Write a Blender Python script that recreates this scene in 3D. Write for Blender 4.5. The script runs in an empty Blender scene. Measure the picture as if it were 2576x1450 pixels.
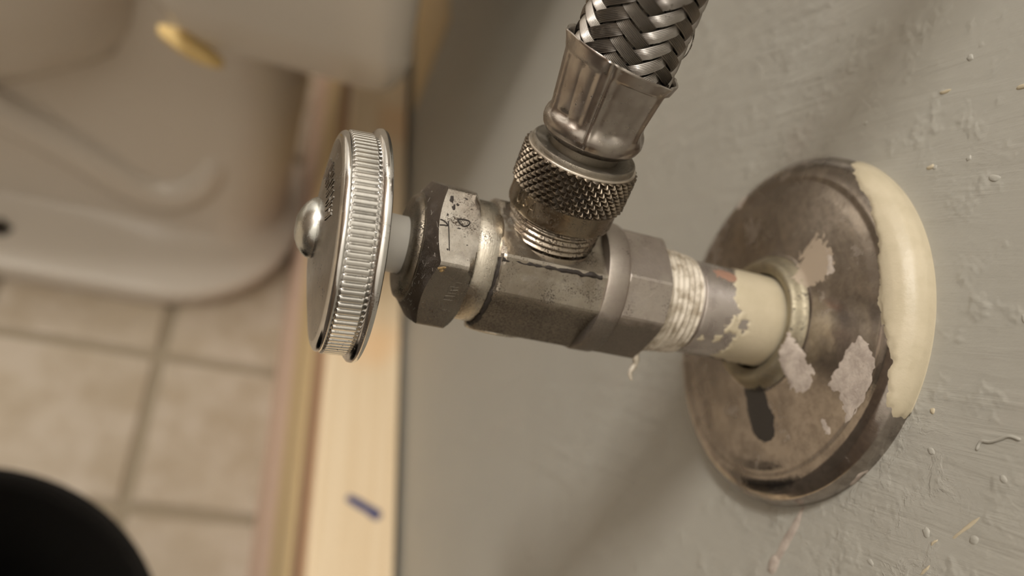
import bpy, bmesh, math, random
import numpy as np
from mathutils import Vector, Matrix, noise

random.seed(7)
SC = bpy.context.scene
COL = SC.collection
FLOOR = 430.0            # height of the valve's centre line above the floor, mm


def W(p):
    """mm in the valve's frame (wall x=0, y along the wall, z up from the valve) -> metres, floor at z=0"""
    p = np.asarray(p, float)
    return (p + np.array([0, 0, FLOOR])) * 0.001


# ------------------------------------------------------------------ camera
cam_d = bpy.data.cameras.new('camera')
cam_d.sensor_fit = 'HORIZONTAL'
cam_d.sensor_width = 36.0
cam_d.lens = 2100.0 * 36.0 / 2576.0
cam_d.clip_start = 0.005
cam_d.clip_end = 20.0
cam_d.dof.use_dof = True
cam_d.dof.focus_distance = 0.122
cam_d.dof.aperture_fstop = 11.0
cam = bpy.data.objects.new('camera', cam_d)
COL.objects.link(cam)
F, CX, CY = 2100.0, 1288.0, 725.0
AX = np.array([(7230.09 - CX) / F, (1952.57 - CY) / F, 1.0])   # into the wall
AY = np.array([(1084 - CX) / F, (-1880 - CY) / F, 1.0])        # along the wall
AY /= np.linalg.norm(AY)
AX -= AY * (AX @ AY)
AX /= np.linalg.norm(AX)
AZ = np.cross(AX, AY)
ROT = np.array([AX, AY, AZ])
CAMPOS = -(ROT @ np.array([(1993.7 - CX) / F, (827.94 - CY) / F, 1.0])) * 159.3
M = Matrix.Identity(4)
for i in range(3):
    M[i][0], M[i][1], M[i][2] = ROT[i, 0], -ROT[i, 1], -ROT[i, 2]
    M[i][3] = W(CAMPOS)[i]
cam.matrix_world = M
SC.camera = cam

# ------------------------------------------------------------------ light and exposure
world = bpy.data.worlds.new('room_air')
SC.world = world
world.use_nodes = True
world.node_tree.nodes['Background'].inputs[0].default_value = (1.0, 0.86, 0.68, 1)
world.node_tree.nodes['Background'].inputs[1].default_value = 0.02


def bulb(name, loc, watts, col, r):
    d = bpy.data.lights.new(name, 'POINT')
    d.shadow_soft_size = r
    d.energy = watts
    d.color = col
    o = bpy.data.objects.new(name, d)
    COL.objects.link(o)
    o.location = loc
    return o


for _y in (-0.02, 0.10, 0.22):                       # three frosted bulbs of the bathroom fixture
    bulb('vanity_bulb', (-1.00, _y, 1.86), 22.0, (1.0, 0.97, 0.925), 0.06)
SC.view_settings.view_transform = 'Standard'
SC.view_settings.look = 'None'
SC.view_settings.gamma = 1.0
SC.view_settings.use_curve_mapping = False
SC.view_settings.exposure = 0.0


# ------------------------------------------------------------------ materials
class N:
    def __init__(self, name):
        self.m = bpy.data.materials.new(name)
        self.m.use_nodes = True
        self.t = self.m.node_tree
        self.b = self.t.nodes['Principled BSDF']
        self.co = self.t.nodes.new('ShaderNodeTexCoord').outputs['Object']

    def node(self, kind, **kw):
        n = self.t.nodes.new('ShaderNode' + kind)
        for k, v in kw.items():
            if hasattr(n, k):
                setattr(n, k, v)
            else:
                n.inputs[k.replace('_', ' ')].default_value = v
        return n

    def link(self, a, b):
        self.t.links.new(a, b)

    def noise(self, scale, detail=4, rough=0.55, vec=None, dist=0.0):
        n = self.node('TexNoise')
        n.inputs['Scale'].default_value = scale
        n.inputs['Detail'].default_value = detail
        n.inputs['Roughness'].default_value = rough
        n.inputs['Distortion'].default_value = dist
        self.link(vec or self.co, n.inputs['Vector'])
        return n.outputs['Fac']

    def stretch(self, sx, sy, sz, rot=(0, 0, 0)):
        n = self.node('Mapping')
        n.inputs['Scale'].default_value = (sx, sy, sz)
        n.inputs['Rotation'].default_value = rot
        self.link(self.co, n.inputs['Vector'])
        return n.outputs['Vector']

    def ramp(self, fac, lo, hi):
        n = self.node('MapRange')
        n.interpolation_type = 'SMOOTHSTEP'
        n.inputs['From Min'].default_value = lo
        n.inputs['From Max'].default_value = hi
        self.link(fac, n.inputs['Value'])
        return n.outputs['Result']

    def mix(self, fac, a, b):
        n = self.node('MixRGB')
        for s, v in ((1, a), (2, b)):
            if isinstance(v, (tuple, list)):
                n.inputs[s].default_value = (*v, 1)
            else:
                self.link(v, n.inputs[s])
        if isinstance(fac, float):
            n.inputs[0].default_value = fac
        else:
            self.link(fac, n.inputs[0])
        return n.outputs[0]

    def lerp(self, fac, a, b):
        n = self.node('MapRange')
        n.inputs['To Min'].default_value = a
        n.inputs['To Max'].default_value = b
        self.link(fac, n.inputs['Value'])
        return n.outputs['Result']

    def math(self, op, a, b):
        n = self.node('Math')
        n.operation = op
        for i, v in enumerate((a, b)):
            if isinstance(v, (int, float)):
                n.inputs[i].default_value = v
            else:
                self.link(v, n.inputs[i])
        return n.outputs[0]

    def bump(self, h, dist, strength=1.0, normal=None):
        n = self.node('Bump')
        n.inputs['Distance'].default_value = dist
        n.inputs['Strength'].default_value = strength
        self.link(h, n.inputs['Height'])
        if normal:
            self.link(normal, n.inputs['Normal'])
        self.link(n.outputs[0], self.b.inputs['Normal'])
        return n.outputs[0]

    def set(self, k, v):
        s = self.b.inputs[k]
        if isinstance(v, tuple):
            s.default_value = (*v, 1)
        elif isinstance(v, (int, float)):
            s.default_value = v
        else:
            self.link(v, s)
        return self


def plain(name, col, rough=0.5, metal=0.0):
    n = N(name)
    n.set('Base Color', col).set('Roughness', rough).set('Metallic', metal)
    return n.m


def dirty_metal(name, col, rough, dirt, amount, scale, tint=None, bump=0.00004, dark_tone=0.0, brushed=None, shade_crust=None):
    """metal with dark specks (scale in 1/m), a slow tint, grime in broad patches of dirt and fine relief"""
    n = N(name)
    patchy = n.noise(210, 4, 0.6)
    fine_ = n.math('ADD', n.noise(scale * 1.9, 6, 0.72), n.math('MULTIPLY', n.math('SUBTRACT', patchy, 0.5), 0.55))
    lo = 0.515 + 0.15 * (1 - amount)
    sp = n.ramp(fine_, lo, lo + 0.05)
    broad = n.noise(150, 3)
    c = n.mix(n.ramp(broad, 0.38, 0.64), col, tint or tuple(x * 0.8 for x in col))
    g = n.math('MULTIPLY', n.ramp(n.noise(330, 6, 0.7), 0.50, 0.68), dark_tone)
    d = n.math('MAXIMUM', sp, g)
    if shade_crust:
        # underside: brown tone painted in for shade, plus stuck mineral specks
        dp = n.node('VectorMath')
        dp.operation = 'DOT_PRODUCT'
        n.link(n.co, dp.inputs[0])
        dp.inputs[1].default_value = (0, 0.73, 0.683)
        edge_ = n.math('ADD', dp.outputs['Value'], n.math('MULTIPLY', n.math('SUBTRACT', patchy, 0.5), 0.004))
        under = n.ramp(edge_, shade_crust[0] * 0.001, shade_crust[1] * 0.001)          # 1 above, 0 below
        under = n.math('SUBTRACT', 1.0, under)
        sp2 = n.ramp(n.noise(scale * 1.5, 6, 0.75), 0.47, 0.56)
        c = n.mix(n.math('MULTIPLY', under, 0.85), c, shade_crust[2])
        d = n.math('MAXIMUM', d, n.math('MULTIPLY', n.math('MULTIPLY', under, sp2), shade_crust[3]))
    n.set('Base Color', n.mix(d, c, dirt))
    n.set('Metallic', n.lerp(d, 1.0, 0.15))
    n.set('Roughness', n.math('ADD', n.lerp(d, rough, 0.75), n.lerp(n.noise(700, 3), -0.07, 0.07)))
    h = n.noise(scale * 0.7, 4)
    if brushed:
        h = n.math('ADD', h, n.noise(1.0, 2, 0.5, n.stretch(*brushed)))
    h = n.math('SUBTRACT', h, n.math('MULTIPLY', sp, 0.6))
    n.bump(h, bump)
    return n.m


MAT = {}
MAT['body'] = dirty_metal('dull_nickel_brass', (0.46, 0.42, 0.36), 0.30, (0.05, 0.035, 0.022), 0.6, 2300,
                          tint=(0.33, 0.29, 0.24), dark_tone=0.45, shade_crust=(-5.6, -3.4, (0.20, 0.17, 0.135), 0.8))
MAT['nut_cone'] = dirty_metal('dusty_dark_brass', (0.13, 0.105, 0.085), 0.5, (0.045, 0.035, 0.028), 0.6, 2600, dark_tone=0.6)
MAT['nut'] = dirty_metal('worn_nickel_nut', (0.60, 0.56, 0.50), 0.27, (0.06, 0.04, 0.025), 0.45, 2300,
                         tint=(0.38, 0.34, 0.29), dark_tone=0.3, shade_crust=(-2.6, -0.6, (0.17, 0.15, 0.125), 0.25))
MAT['collar'] = dirty_metal('grimy_chrome_collar', (0.38, 0.34, 0.25), 0.58, (0.12, 0.10, 0.075), 0.3, 900, tint=(0.30, 0.26, 0.19), dark_tone=0.4)
MAT['shoulder'] = dirty_metal('dusty_nut_shoulder', (0.26, 0.22, 0.17), 0.4, (0.05, 0.04, 0.03), 0.6, 2600, dark_tone=0.5)
MAT['machined'] = dirty_metal('turned_nickel', (0.52, 0.48, 0.41), 0.27, (0.07, 0.05, 0.03), 0.3, 2600,
                              brushed=(9000, 300, 300), bump=0.00003)
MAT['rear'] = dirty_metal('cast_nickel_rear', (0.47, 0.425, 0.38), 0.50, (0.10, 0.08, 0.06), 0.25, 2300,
                          tint=(0.41, 0.36, 0.325), dark_tone=0.15, shade_crust=(-5.4, -3.6, (0.19, 0.165, 0.14), 0.4))
MAT['thread'] = dirty_metal('threaded_brass', (0.36, 0.31, 0.25), 0.22, (0.03, 0.02, 0.012), 0.5, 1800, dark_tone=0.5)
MAT['coupling'] = dirty_metal('oily_bronze_nickel', (0.30, 0.25, 0.185), 0.28, (0.03, 0.02, 0.012), 0.4, 1500,
                              tint=(0.27, 0.22, 0.16), dark_tone=0.35)
MAT['knurl'] = dirty_metal('oily_knurl', (0.17, 0.14, 0.105), 0.36, (0.02, 0.014, 0.01), 0.5, 1300,
                           tint=(0.12, 0.095, 0.07), dark_tone=0.6)
MAT['worn_rim'] = dirty_metal('bare_worn_rim', (0.66, 0.60, 0.52), 0.42, (0.2, 0.15, 0.1), 0.15, 2000)
MAT['annulus'] = dirty_metal('sooty_annulus', (0.29, 0.26, 0.215), 0.48, (0.16, 0.135, 0.105), 0.5, 3000, dark_tone=0.5)
MAT['ferrule'] = dirty_metal('crimped_steel', (0.42, 0.385, 0.35), 0.29, (0.06, 0.045, 0.03), 0.0, 900,
                             tint=(0.30, 0.265, 0.24), bump=0.00005)
MAT['braid'] = dirty_metal('braided_steel_wire', (0.31, 0.285, 0.255), 0.33, (0.10, 0.08, 0.06), 0.2, 600,
                           tint=(0.25, 0.225, 0.20), bump=0.000005)
MAT['hose_core'] = plain('dark_hose_core', (0.02, 0.017, 0.015), 0.6)
MAT['chrome'] = dirty_metal('bright_chrome', (0.72, 0.71, 0.69), 0.14, (0.09, 0.07, 0.05), 0.12, 1600, bump=0.000012)
MAT['face'] = dirty_metal('chrome_face_dark_reflection', (0.36, 0.34, 0.315), 0.22, (0.07, 0.055, 0.045), 0.2, 1200, tint=(0.28, 0.26, 0.24), brushed=(60, 500, 500), bump=0.00001)  # darker chrome painted in for the dark reflection on the handle face
MAT['screw'] = dirty_metal('zinc_screw', (0.62, 0.63, 0.60), 0.26, (0.15, 0.13, 0.1), 0.15, 1800, bump=0.00002)
MAT['groove'] = plain('grime_and_dark_seam', (0.02, 0.014, 0.01), 0.7)

n = N('escutcheon_worn_chrome')
film = n.ramp(n.noise(70, 6, 0.68), 0.36, 0.66)
fine_ = n.noise(420, 6, 0.75)
streak = n.noise(1.0, 4, 0.6, n.stretch(60, 60, 420, (0.7, 0, 0)))
scratch = n.ramp(streak, 0.5, 0.72)
c = n.mix(film, (0.45, 0.41, 0.375), (0.26, 0.23, 0.205))
c = n.mix(n.math('MULTIPLY', n.ramp(fine_, 0.42, 0.62), 0.45), c, (0.21, 0.185, 0.165))
c = n.mix(n.math('MULTIPLY', scratch, 0.25), c, (0.60, 0.53, 0.46))
fl = n.math('MULTIPLY', n.ramp(n.noise(130, 6, 0.72), 0.56, 0.72), 0.75)
n.set('Base Color', n.mix(fl, c, (0.40, 0.345, 0.30)))
n.set('Metallic', n.lerp(fl, 0.97, 0.25))
n.set('Roughness', n.math('ADD', n.lerp(film, 0.14, 0.30), n.math('MULTIPLY', fl, 0.35)))
n.bump(n.noise(500, 4), 0.00003)
MAT['escutcheon'] = n.m

n = N('worn_pipe_chrome')
c = n.mix(n.ramp(n.noise(200, 4), 0.4, 0.65), (0.55, 0.50, 0.47), (0.40, 0.355, 0.335))
n.set('Base Color', c).set('Metallic', 0.95).set('Roughness', n.lerp(n.noise(400, 4), 0.18, 0.34))
MAT['pipe'] = n.m

n = N('cream_paint')
n.set('Base Color', n.mix(n.ramp(n.noise(220, 5), 0.35, 0.7), (0.50, 0.435, 0.315), (0.45, 0.39, 0.275)))
n.set('Roughness', 0.42)
n.bump(n.noise(900, 4), 0.00008)
MAT['cream'] = n.m
n = N('plaster_residue')
n.set('Base Color', n.mix(n.ramp(n.noise(420, 5, 0.65), 0.38, 0.66), (0.47, 0.405, 0.35), (0.34, 0.285, 0.245)))
n.set('Roughness', 0.8)
n.bump(n.noise(1300, 5, 0.7), 0.0002)
MAT['plaster'] = n.m
MAT['tan'] = plain('tan_residue', (0.33, 0.265, 0.20), 0.6)
MAT['dark_tone'] = plain('pipe_reflection_dark', (0.022, 0.019, 0.017), 0.4)  # colour of the pipe's dark reflection painted on the escutcheon
MAT['rust'] = plain('reddish_paint_smear', (0.30, 0.17, 0.12), 0.55)
MAT['white_plastic'] = N('white_plastic').set('Base Color', (0.62, 0.60, 0.56)).set('Roughness', 0.45).m
n = N('ptfe_tape')
n.set('Base Color', n.mix(n.ramp(n.noise(500, 5), 0.38, 0.66), (0.64, 0.58, 0.49), (0.33, 0.275, 0.205)))
n.set('Roughness', 0.6)
n.bump(n.noise(1500, 4), 0.0001)
MAT['tape'] = n.m

n = N('grey_wall_paint')
geo = n.co
c = n.mix(n.ramp(n.noise(14, 4), 0.35, 0.7), (0.375, 0.36, 0.315), (0.36, 0.348, 0.308))
c = n.mix(n.math('MULTIPLY', n.ramp(n.noise(45, 4), 0.55, 0.75), 0.4), c, (0.385, 0.352, 0.31))
n.set('Base Color', c)
n.set('Roughness', 0.5)
def dotc(vx):
    d_ = n.node('VectorMath')
    d_.operation = 'DOT_PRODUCT'
    n.link(n.co, d_.inputs[0])
    d_.inputs[1].default_value = vx
    return d_.outputs['Value']


cb = n.node('CombineXYZ')
n.link(dotc((0, -0.61 * 28, 0.79 * 28)), cb.inputs[0])          # along the brush strokes
n.link(dotc((0, 0.79 * 300, 0.61 * 300)), cb.inputs[1])         # across them
brush = n.noise(1.0, 4, 0.55, cb.outputs[0], 0.6)
bmask = n.ramp(n.noise(22, 3), 0.40, 0.62)
rmask = n.ramp(n.noise(17, 3, 0.5, n.stretch(1, 1, 1.3)), 0.46, 0.60)
lumps = n.ramp(n.noise(120, 3, 0.6), 0.52, 0.8)
peel = n.noise(620, 4, 0.55)
cracks = n.ramp(n.noise(190, 5, 0.65, None, 0.5), 0.50, 0.62)
h = n.math('MULTIPLY', n.math('MULTIPLY', brush, n.lerp(bmask, 0.25, 1.0)), 0.85)
h = n.math('ADD', h, n.math('MULTIPLY', lumps, 0.5))
h = n.math('ADD', h, n.math('MULTIPLY', n.math('MULTIPLY', peel, n.lerp(rmask, 0.35, 1.0)), 0.26))
h = n.math('ADD', h, n.math('MULTIPLY', n.math('MULTIPLY', cracks, rmask), 0.13))
n.bump(h, 0.0008, 0.8)
MAT['wall'] = n.m
MAT['room_wall'] = plain('cream_room_wall', (0.80, 0.78, 0.74), 0.7)
MAT['dark_surround'] = plain('dark_unseen_surround', (0.17, 0.125, 0.09), 0.6)  # dark colour given to unseen surfaces to darken reflections in the metal
MAT['dark_floor_sheet'] = plain('added_dark_floor', (0.055, 0.042, 0.03), 0.8)
MAT['ceiling'] = plain('white_ceiling', (0.82, 0.81, 0.78), 0.8)

n = N('travertine_tile')
c = n.mix(n.ramp(n.noise(26, 5, 0.6), 0.36, 0.66), (0.375, 0.305, 0.22), (0.48, 0.41, 0.33))
n.set('Base Color', n.mix(n.ramp(n.noise(8, 3), 0.4, 0.7), c, (0.42, 0.35, 0.26)))
n.set('Roughness', 0.42)
MAT['tile'] = n.m
MAT['grout'] = plain('brown_grout', (0.285, 0.235, 0.165), 0.85)

n = N('raw_pine')
grain = n.noise(1.0, 5, 0.6, n.stretch(260, 7, 260), 0.4)
c = n.mix(n.ramp(grain, 0.35, 0.68), (0.71, 0.575, 0.395), (0.64, 0.495, 0.315))
kn = n.ramp(n.noise(9, 2), 0.60, 0.72)
n.set('Base Color', n.mix(n.math('MULTIPLY', kn, 0.5), c, (0.70, 0.42, 0.20)))
n.set('Roughness', 0.6)
MAT['pine'] = n.m
MAT['pine_edge'] = plain('brown_board_edge', (0.36, 0.22, 0.13), 0.8)  # brown strip along the board's front edge
MAT['pine_low'] = plain('yellowed_pine', (0.66, 0.50, 0.27), 0.6)
MAT['pine_pink'] = plain('pink_primed_shoe', (0.66, 0.48, 0.37), 0.6)
MAT['blue'] = plain('blue_marker', (0.03, 0.04, 0.13), 0.6)
n = N('vitreous_china')
n.set('Base Color', (0.62, 0.57, 0.50)).set('Roughness', 0.2)
MAT['china'] = n.m
MAT['yellow_crescent'] = plain('crescent_yellow', (0.72, 0.52, 0.22), 0.7)
MAT['black'] = plain('black_plastic', (0.006, 0.005, 0.004), 0.75)
MAT['black'].node_tree.nodes['Principled BSDF'].inputs['Specular IOR Level'].default_value = 0.15
MAT['dark_hole'] = plain('dark_bolt_recess', (0.03, 0.022, 0.016), 0.6)


# ------------------------------------------------------------------ mesh helpers (all input in valve-frame mm)
def put(name, verts, faces, mat, parent=None, smooth=35, recalc=True, loc=None, mats=None, midx=None):
    """one mesh object; verts in valve-frame mm"""
    v = W(verts)
    if loc is None:
        if parent is not None:
            pw = Vector(parent.location)
            q = parent.parent
            while q is not None:
                pw += Vector(q.location)
                q = q.parent
            org = np.array(pw)
            oloc = (0, 0, 0)
        else:
            org = np.zeros(3)
            oloc = (0, 0, 0)
    else:
        org = W(loc)
        oloc = tuple(org)
    me = bpy.data.meshes.new(name)
    me.from_pydata((v - org).tolist(), [], [tuple(int(i) for i in f) for f in faces])
    for m in (mats or [mat]):
        me.materials.append(m)
    if midx is not None:
        me.polygons.foreach_set('material_index', list(midx))
    if recalc:
        bm = bmesh.new()
        bm.from_mesh(me)
        bmesh.ops.recalc_face_normals(bm, faces=bm.faces)
        bm.to_mesh(me)
        bm.free()
    if smooth:
        me.shade_smooth()
        me.set_sharp_from_angle(angle=math.radians(smooth))
    me.update()
    o = bpy.data.objects.new(name, me)
    o.location = oloc
    COL.objects.link(o)
    if parent is not None:
        o.parent = parent
    return o


def root(name, label, cat, loc, group=None):
    o = bpy.data.objects.new(name, None)
    o.empty_display_size = 0.01
    o.location = tuple(W(loc))
    o['label'] = label
    o['category'] = cat
    if group:
        o['group'] = group
    COL.objects.link(o)
    return o


def grid_faces(m, n, wrap):
    f = []
    nn = n if wrap else n - 1
    for i in range(m - 1):
        for j in range(nn):
            a, b = i * n + j, i * n + (j + 1) % n
            f.append((a, b, b + n, a + n))
    return f


def joinm(parts):
    V, Fc, off = [], [], 0
    for v, f in parts:
        V.append(np.asarray(v, float))
        Fc += [tuple(i + off for i in q) for q in f]
        off += len(v)
    return np.concatenate(V), Fc


class Frame:
    """axis frame: point(s, phi, r) = o + s*a + r*(cos phi*e + sin phi*w)"""
    def __init__(self, o, a, e, w):
        self.o, self.a, self.e, self.w = (np.asarray(x, float) for x in (o, a, e, w))

    def p(self, s, phi, r):
        s, phi, r = np.broadcast_arrays(np.asarray(s, float), phi, r)
        return (self.o + s[..., None] * self.a
                + (r * np.cos(phi))[..., None] * self.e + (r * np.sin(phi))[..., None] * self.w)

    def lathe(self, prof, n=96, rfun=None, cap0=True, cap1=True):
        prof = np.asarray(prof, float)
        phi = np.linspace(0, 2 * math.pi, n, endpoint=False)
        S = np.repeat(prof[:, :1], n, 1)
        Rr = np.repeat(prof[:, 1:2], n, 1)
        if rfun is not None:
            Rr = rfun(S, phi[None, :] + 0 * S, Rr)
        V = self.p(S, phi[None, :] + 0 * S, Rr).reshape(-1, 3)
        f = grid_faces(len(prof), n, True)
        m = len(prof)
        if cap0:
            f.append(tuple(range(n)))
        if cap1:
            f.append(tuple(range((m - 1) * n, m * n)))
        return V, f


def box(x0, x1, y0, y1, z0, z1):
    V = np.array([(x, y, z) for x in (x0, x1) for y in (y0, y1) for z in (z0, z1)], float)
    f = [(0, 1, 3, 2), (4, 6, 7, 5), (0, 4, 5, 1), (2, 3, 7, 6), (0, 2, 6, 4), (1, 5, 7, 3)]
    return V, f


def tube(pts, r, n=6):
    pts = np.asarray(pts, float)
    out = []
    up = np.array([0.31, 0.52, 0.79])
    for i, p in enumerate(pts):
        t = pts[min(i + 1, len(pts) - 1)] - pts[max(i - 1, 0)]
        t /= np.linalg.norm(t)
        u = np.cross(t, up)
        u /= np.linalg.norm(u)
        v = np.cross(t, u)
        rr = r[i] if hasattr(r, '__len__') else r
        for k in range(n):
            a = 2 * math.pi * k / n
            out.append(p + rr * (math.cos(a) * u + math.sin(a) * v))
    f = grid_faces(len(pts), n, True)
    f.append(tuple(range(n)))
    f.append(tuple(range((len(pts) - 1) * n, len(pts) * n)))
    return np.array(out), f


def smooth_line(pts, k=6):
    pts = [np.asarray(p, float) for p in pts]
    out = []
    for i in range(len(pts) - 1):
        p0, p1, p2, p3 = pts[max(i - 1, 0)], pts[i], pts[i + 1], pts[min(i + 2, len(pts) - 1)]
        for j in range(k):
            t = j / k
            out.append(0.5 * ((2 * p1) + (p2 - p0) * t + (2 * p0 - 5 * p1 + 4 * p2 - p3) * t * t
                              + (3 * p1 - p0 - 3 * p2 + p3) * t ** 3))
    out.append(pts[-1])
    return np.array(out)


def sdist(P, poly):
    """signed distance to polygon, positive inside"""
    poly = np.asarray(poly, float)
    d = np.full(len(P), 1e9)
    inside = np.zeros(len(P), bool)
    for i in range(len(poly)):
        a, b = poly[i], poly[(i + 1) % len(poly)]
        ab = b - a
        t = np.clip(((P - a) @ ab) / (ab @ ab), 0, 1)
        d = np.minimum(d, np.linalg.norm(P - (a + t[:, None] * ab), axis=1))
        c = ((a[1] > P[:, 1]) != (b[1] > P[:, 1]))
        with np.errstate(divide='ignore', invalid='ignore'):
            x = (b[0] - a[0]) * (P[:, 1] - a[1]) / (b[1] - a[1]) + a[0]
        inside ^= c & (P[:, 0] < x)
    return np.where(inside, d, -d)


def patch(surf, poly, cell, thick, rag=0.25, ragscale=1.2, holes=(), clampu=None, lump=0.0):
    """a flake of paint lying on a surface: surf(u, v mm) -> point, normal; its edge runs where the flake dips under the surface"""
    poly = np.asarray(poly, float)
    lo, hi = poly.min(0) - 3 * cell, poly.max(0) + 3 * cell
    us = np.arange(lo[0], hi[0] + cell, cell)
    vs = np.arange(lo[1], hi[1] + cell, cell)
    U, Vv = np.meshgrid(us, vs, indexing='ij')
    Q = np.stack([U.ravel(), Vv.ravel()], 1)
    sd = sdist(Q, poly)
    for h in holes:
        sd = np.minimum(sd, -sdist(Q, h))
    nz = np.array([noise.noise(Vector((q[0] * ragscale, q[1] * ragscale, 3.1))) +
                   0.6 * noise.noise(Vector((q[0] * ragscale * 3, q[1] * ragscale * 3, 7.7))) for q in Q])
    sd = sd + rag * nz
    off = thick * np.clip(sd / (2.2 * cell), -1, 1)
    if lump:
        off = off + lump * np.clip(sd, 0, 1.5) * (0.6 + 0.5 * nz)
    if clampu is not None:
        Q = np.stack([np.clip(Q[:, 0], *clampu), Q[:, 1]], 1)
    P, Nn = surf(Q[:, 0], Q[:, 1])
    V = P + Nn * off[:, None]
    n = len(vs)
    keep = (sd > -2.5 * cell)
    f = [q for q in grid_faces(len(us), n, False) if any(keep[i] for i in q)]
    used = sorted(set(i for q in f for i in q))
    mp = {u: k for k, u in enumerate(used)}
    return V[used], [tuple(mp[i] for i in q) for q in f]


A_ = np.array([-1.0, 0, 0])                       # out of the wall
W_ = np.array([0, 0.73, 0.683])
W_ /= np.linalg.norm(W_)
E_ = np.array([0, -W_[2], W_[1]])
VF = Frame((0, 0, 0), A_, E_, W_)                 # valve frame
rad = math.radians

# ================================================================== THE SETTING
def struct(name, V, f, mat, smooth=0, loc=None):
    o = put(name, V, f, mat, None, smooth, loc=loc)
    o['kind'] = 'structure'
    return o


XL, YF, YB, ZC = -1500.0, -700.0, 1110.0, 1970.0
wall = struct('wall_right', *box(0, 100, YF, YB, -FLOOR, ZC), MAT['wall'], loc=(0, 0, 0))
struct('wall_left', *box(XL - 100, XL, YF, YB, -FLOOR, ZC), MAT['dark_surround'])
struct('wall_back', *box(XL - 100, 100, YB, YB + 100, -FLOOR, ZC), MAT['room_wall'])
struct('wall_front', *box(XL - 100, 100, YF - 100, YF, -FLOOR, ZC), MAT['room_wall'])
struct('added_dark_panel_1', *box(XL, 0, YF, YF + 12, -FLOOR, 40), MAT['dark_surround'])  # unseen dark panel added to darken what the metal reflects
struct('ceiling', *box(XL - 100, 100, YF - 100, YB + 100, ZC, ZC + 80), MAT['ceiling'])
floor = struct('floor', *box(XL - 100, 100, YF - 100, YB + 100, -FLOOR - 60, -FLOOR - 3.0), MAT['grout'])

# floor tiles, each its own piece
TS, GAP = 112.0, 7.0
h = (TS - GAP) / 2
b = 2.0
tv = np.array([(-h, -h, -6), (h, -h, -6), (h, h, -6), (-h, h, -6), (-h, -h, -b), (h, -h, -b), (h, h, -b), (-h, h, -b),
               (-h + b, -h + b, 0), (h - b, -h + b, 0), (h - b, h - b, 0), (-h + b, h - b, 0)]) * 0.001
tf = [(0, 1, 5, 4), (1, 2, 6, 5), (2, 3, 7, 6), (3, 0, 4, 7), (4, 5, 9, 8), (5, 6, 10, 9), (6, 7, 11, 10), (7, 4, 8, 11), (8, 9, 10, 11)]
tme = bpy.data.meshes.new('tile')
tme.from_pydata(tv.tolist(), [], tf)
tme.materials.append(MAT['tile'])
n = MAT['tile'].node_tree
for nd in n.nodes:
    if nd.type == 'TEX_COORD':
        tcn = nd
# each tile gets its own cut of the stone
ob = n.nodes.new('ShaderNodeObjectInfo')
ad = n.nodes.new('ShaderNodeVectorMath')
ad.operation = 'ADD'
mu = n.nodes.new('ShaderNodeVectorMath')
mu.operation = 'SCALE'
mu.inputs['Scale'].default_value = 1.0
n.links.new(ob.outputs['Location'], mu.inputs[0])
n.links.new(tcn.outputs['Object'], ad.inputs[0])
n.links.new(mu.outputs[0], ad.inputs[1])
for nd in n.nodes:
    if nd.type == 'TEX_NOISE':
        n.links.new(ad.outputs[0], nd.inputs['Vector'])
for ix in range(-13, 1):
    for iy in range(-2, 9):
        cx, cy = -130.0 + (ix + 0.5) * TS, 138.5 + (iy + 0.5) * TS
        if cx + h > -52 and cx - h > -52:
            continue
        t = bpy.data.objects.new('tile', tme)
        t.location = tuple(W((cx, cy, -FLOOR)) + np.array([0, 0, random.uniform(-0.0003, 0.0003)]))
        COL.objects.link(t)
        t.parent = floor

put('dark_floor_sheet', *box(XL, -53, YF, 138.5 - 2 * TS - 4, -FLOOR - 3, -FLOOR - 1), MAT['dark_floor_sheet'], floor, 0)  # unseen dark sheet, added so the lower metal faces reflect something dark
# raw lumber baseboard along the wall
def prism(poly_xz, y0, y1):
    n_ = len(poly_xz)
    V = [(x, y0, z) for x, z in poly_xz] + [(x, y1, z) for x, z in poly_xz]
    f = [(i, (i + 1) % n_, n_ + (i + 1) % n_, n_ + i) for i in range(n_)]
    f += [tuple(range(n_)), tuple(range(n_, 2 * n_))]
    return np.array(V, float), f


ZT = -270.1
Y0, Y1 = YF + 1, YB - 1
bb = struct('baseboard_right', *prism([(-4, ZT), (-4, ZT - 40), (-43, ZT - 40), (-43, ZT - 2.5), (-42, ZT - 0.8), (-40, ZT)], Y0, Y1), MAT['pine'])
put('edge_strip', *prism([(-43, ZT - 5), (-45.6, ZT - 4.2), (-46, ZT - 16), (-46, ZT - 26), (-43, ZT - 30)], Y0, Y1), MAT['pine_edge'], bb, 0)
put('face_board', *prism([(-4, ZT - 40), (-46, ZT - 30), (-47.5, ZT - 34), (-47.5, -FLOOR + 60), (-4, -FLOOR + 60)], Y0, Y1), MAT['pine_low'], bb, 0)
q = [(-4, -FLOOR + 60), (-47.5, -FLOOR + 60)] + [(-47.5 - 4.5 * math.sin(t), -FLOOR + 2 + 54 * math.cos(t)) for t in np.linspace(0.1, math.pi / 2, 6)] + [(-52, -FLOOR - 2), (-4, -FLOOR - 2)]
put('shoe_moulding', *prism(q, Y0, Y1), MAT['pine_pink'], bb, 30)
mk = smooth_line([(-27.5, 84.5, ZT), (-22, 82, ZT), (-16, 79, ZT), (-11, 76, ZT)], 4)
mv, mf = tube(mk, [1.4, 2.0, 2.2, 2.4, 2.5, 2.5, 2.4, 2.3, 2.6, 2.8, 2.9, 2.6, 1.6], 8)
mv[:, 2] = ZT + (mv[:, 2] - ZT) * 0.06
o = put('marker_mark', mv, mf, MAT['blue'], bb, 60)
o['label'] = 'short dark blue marker dash'


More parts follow.
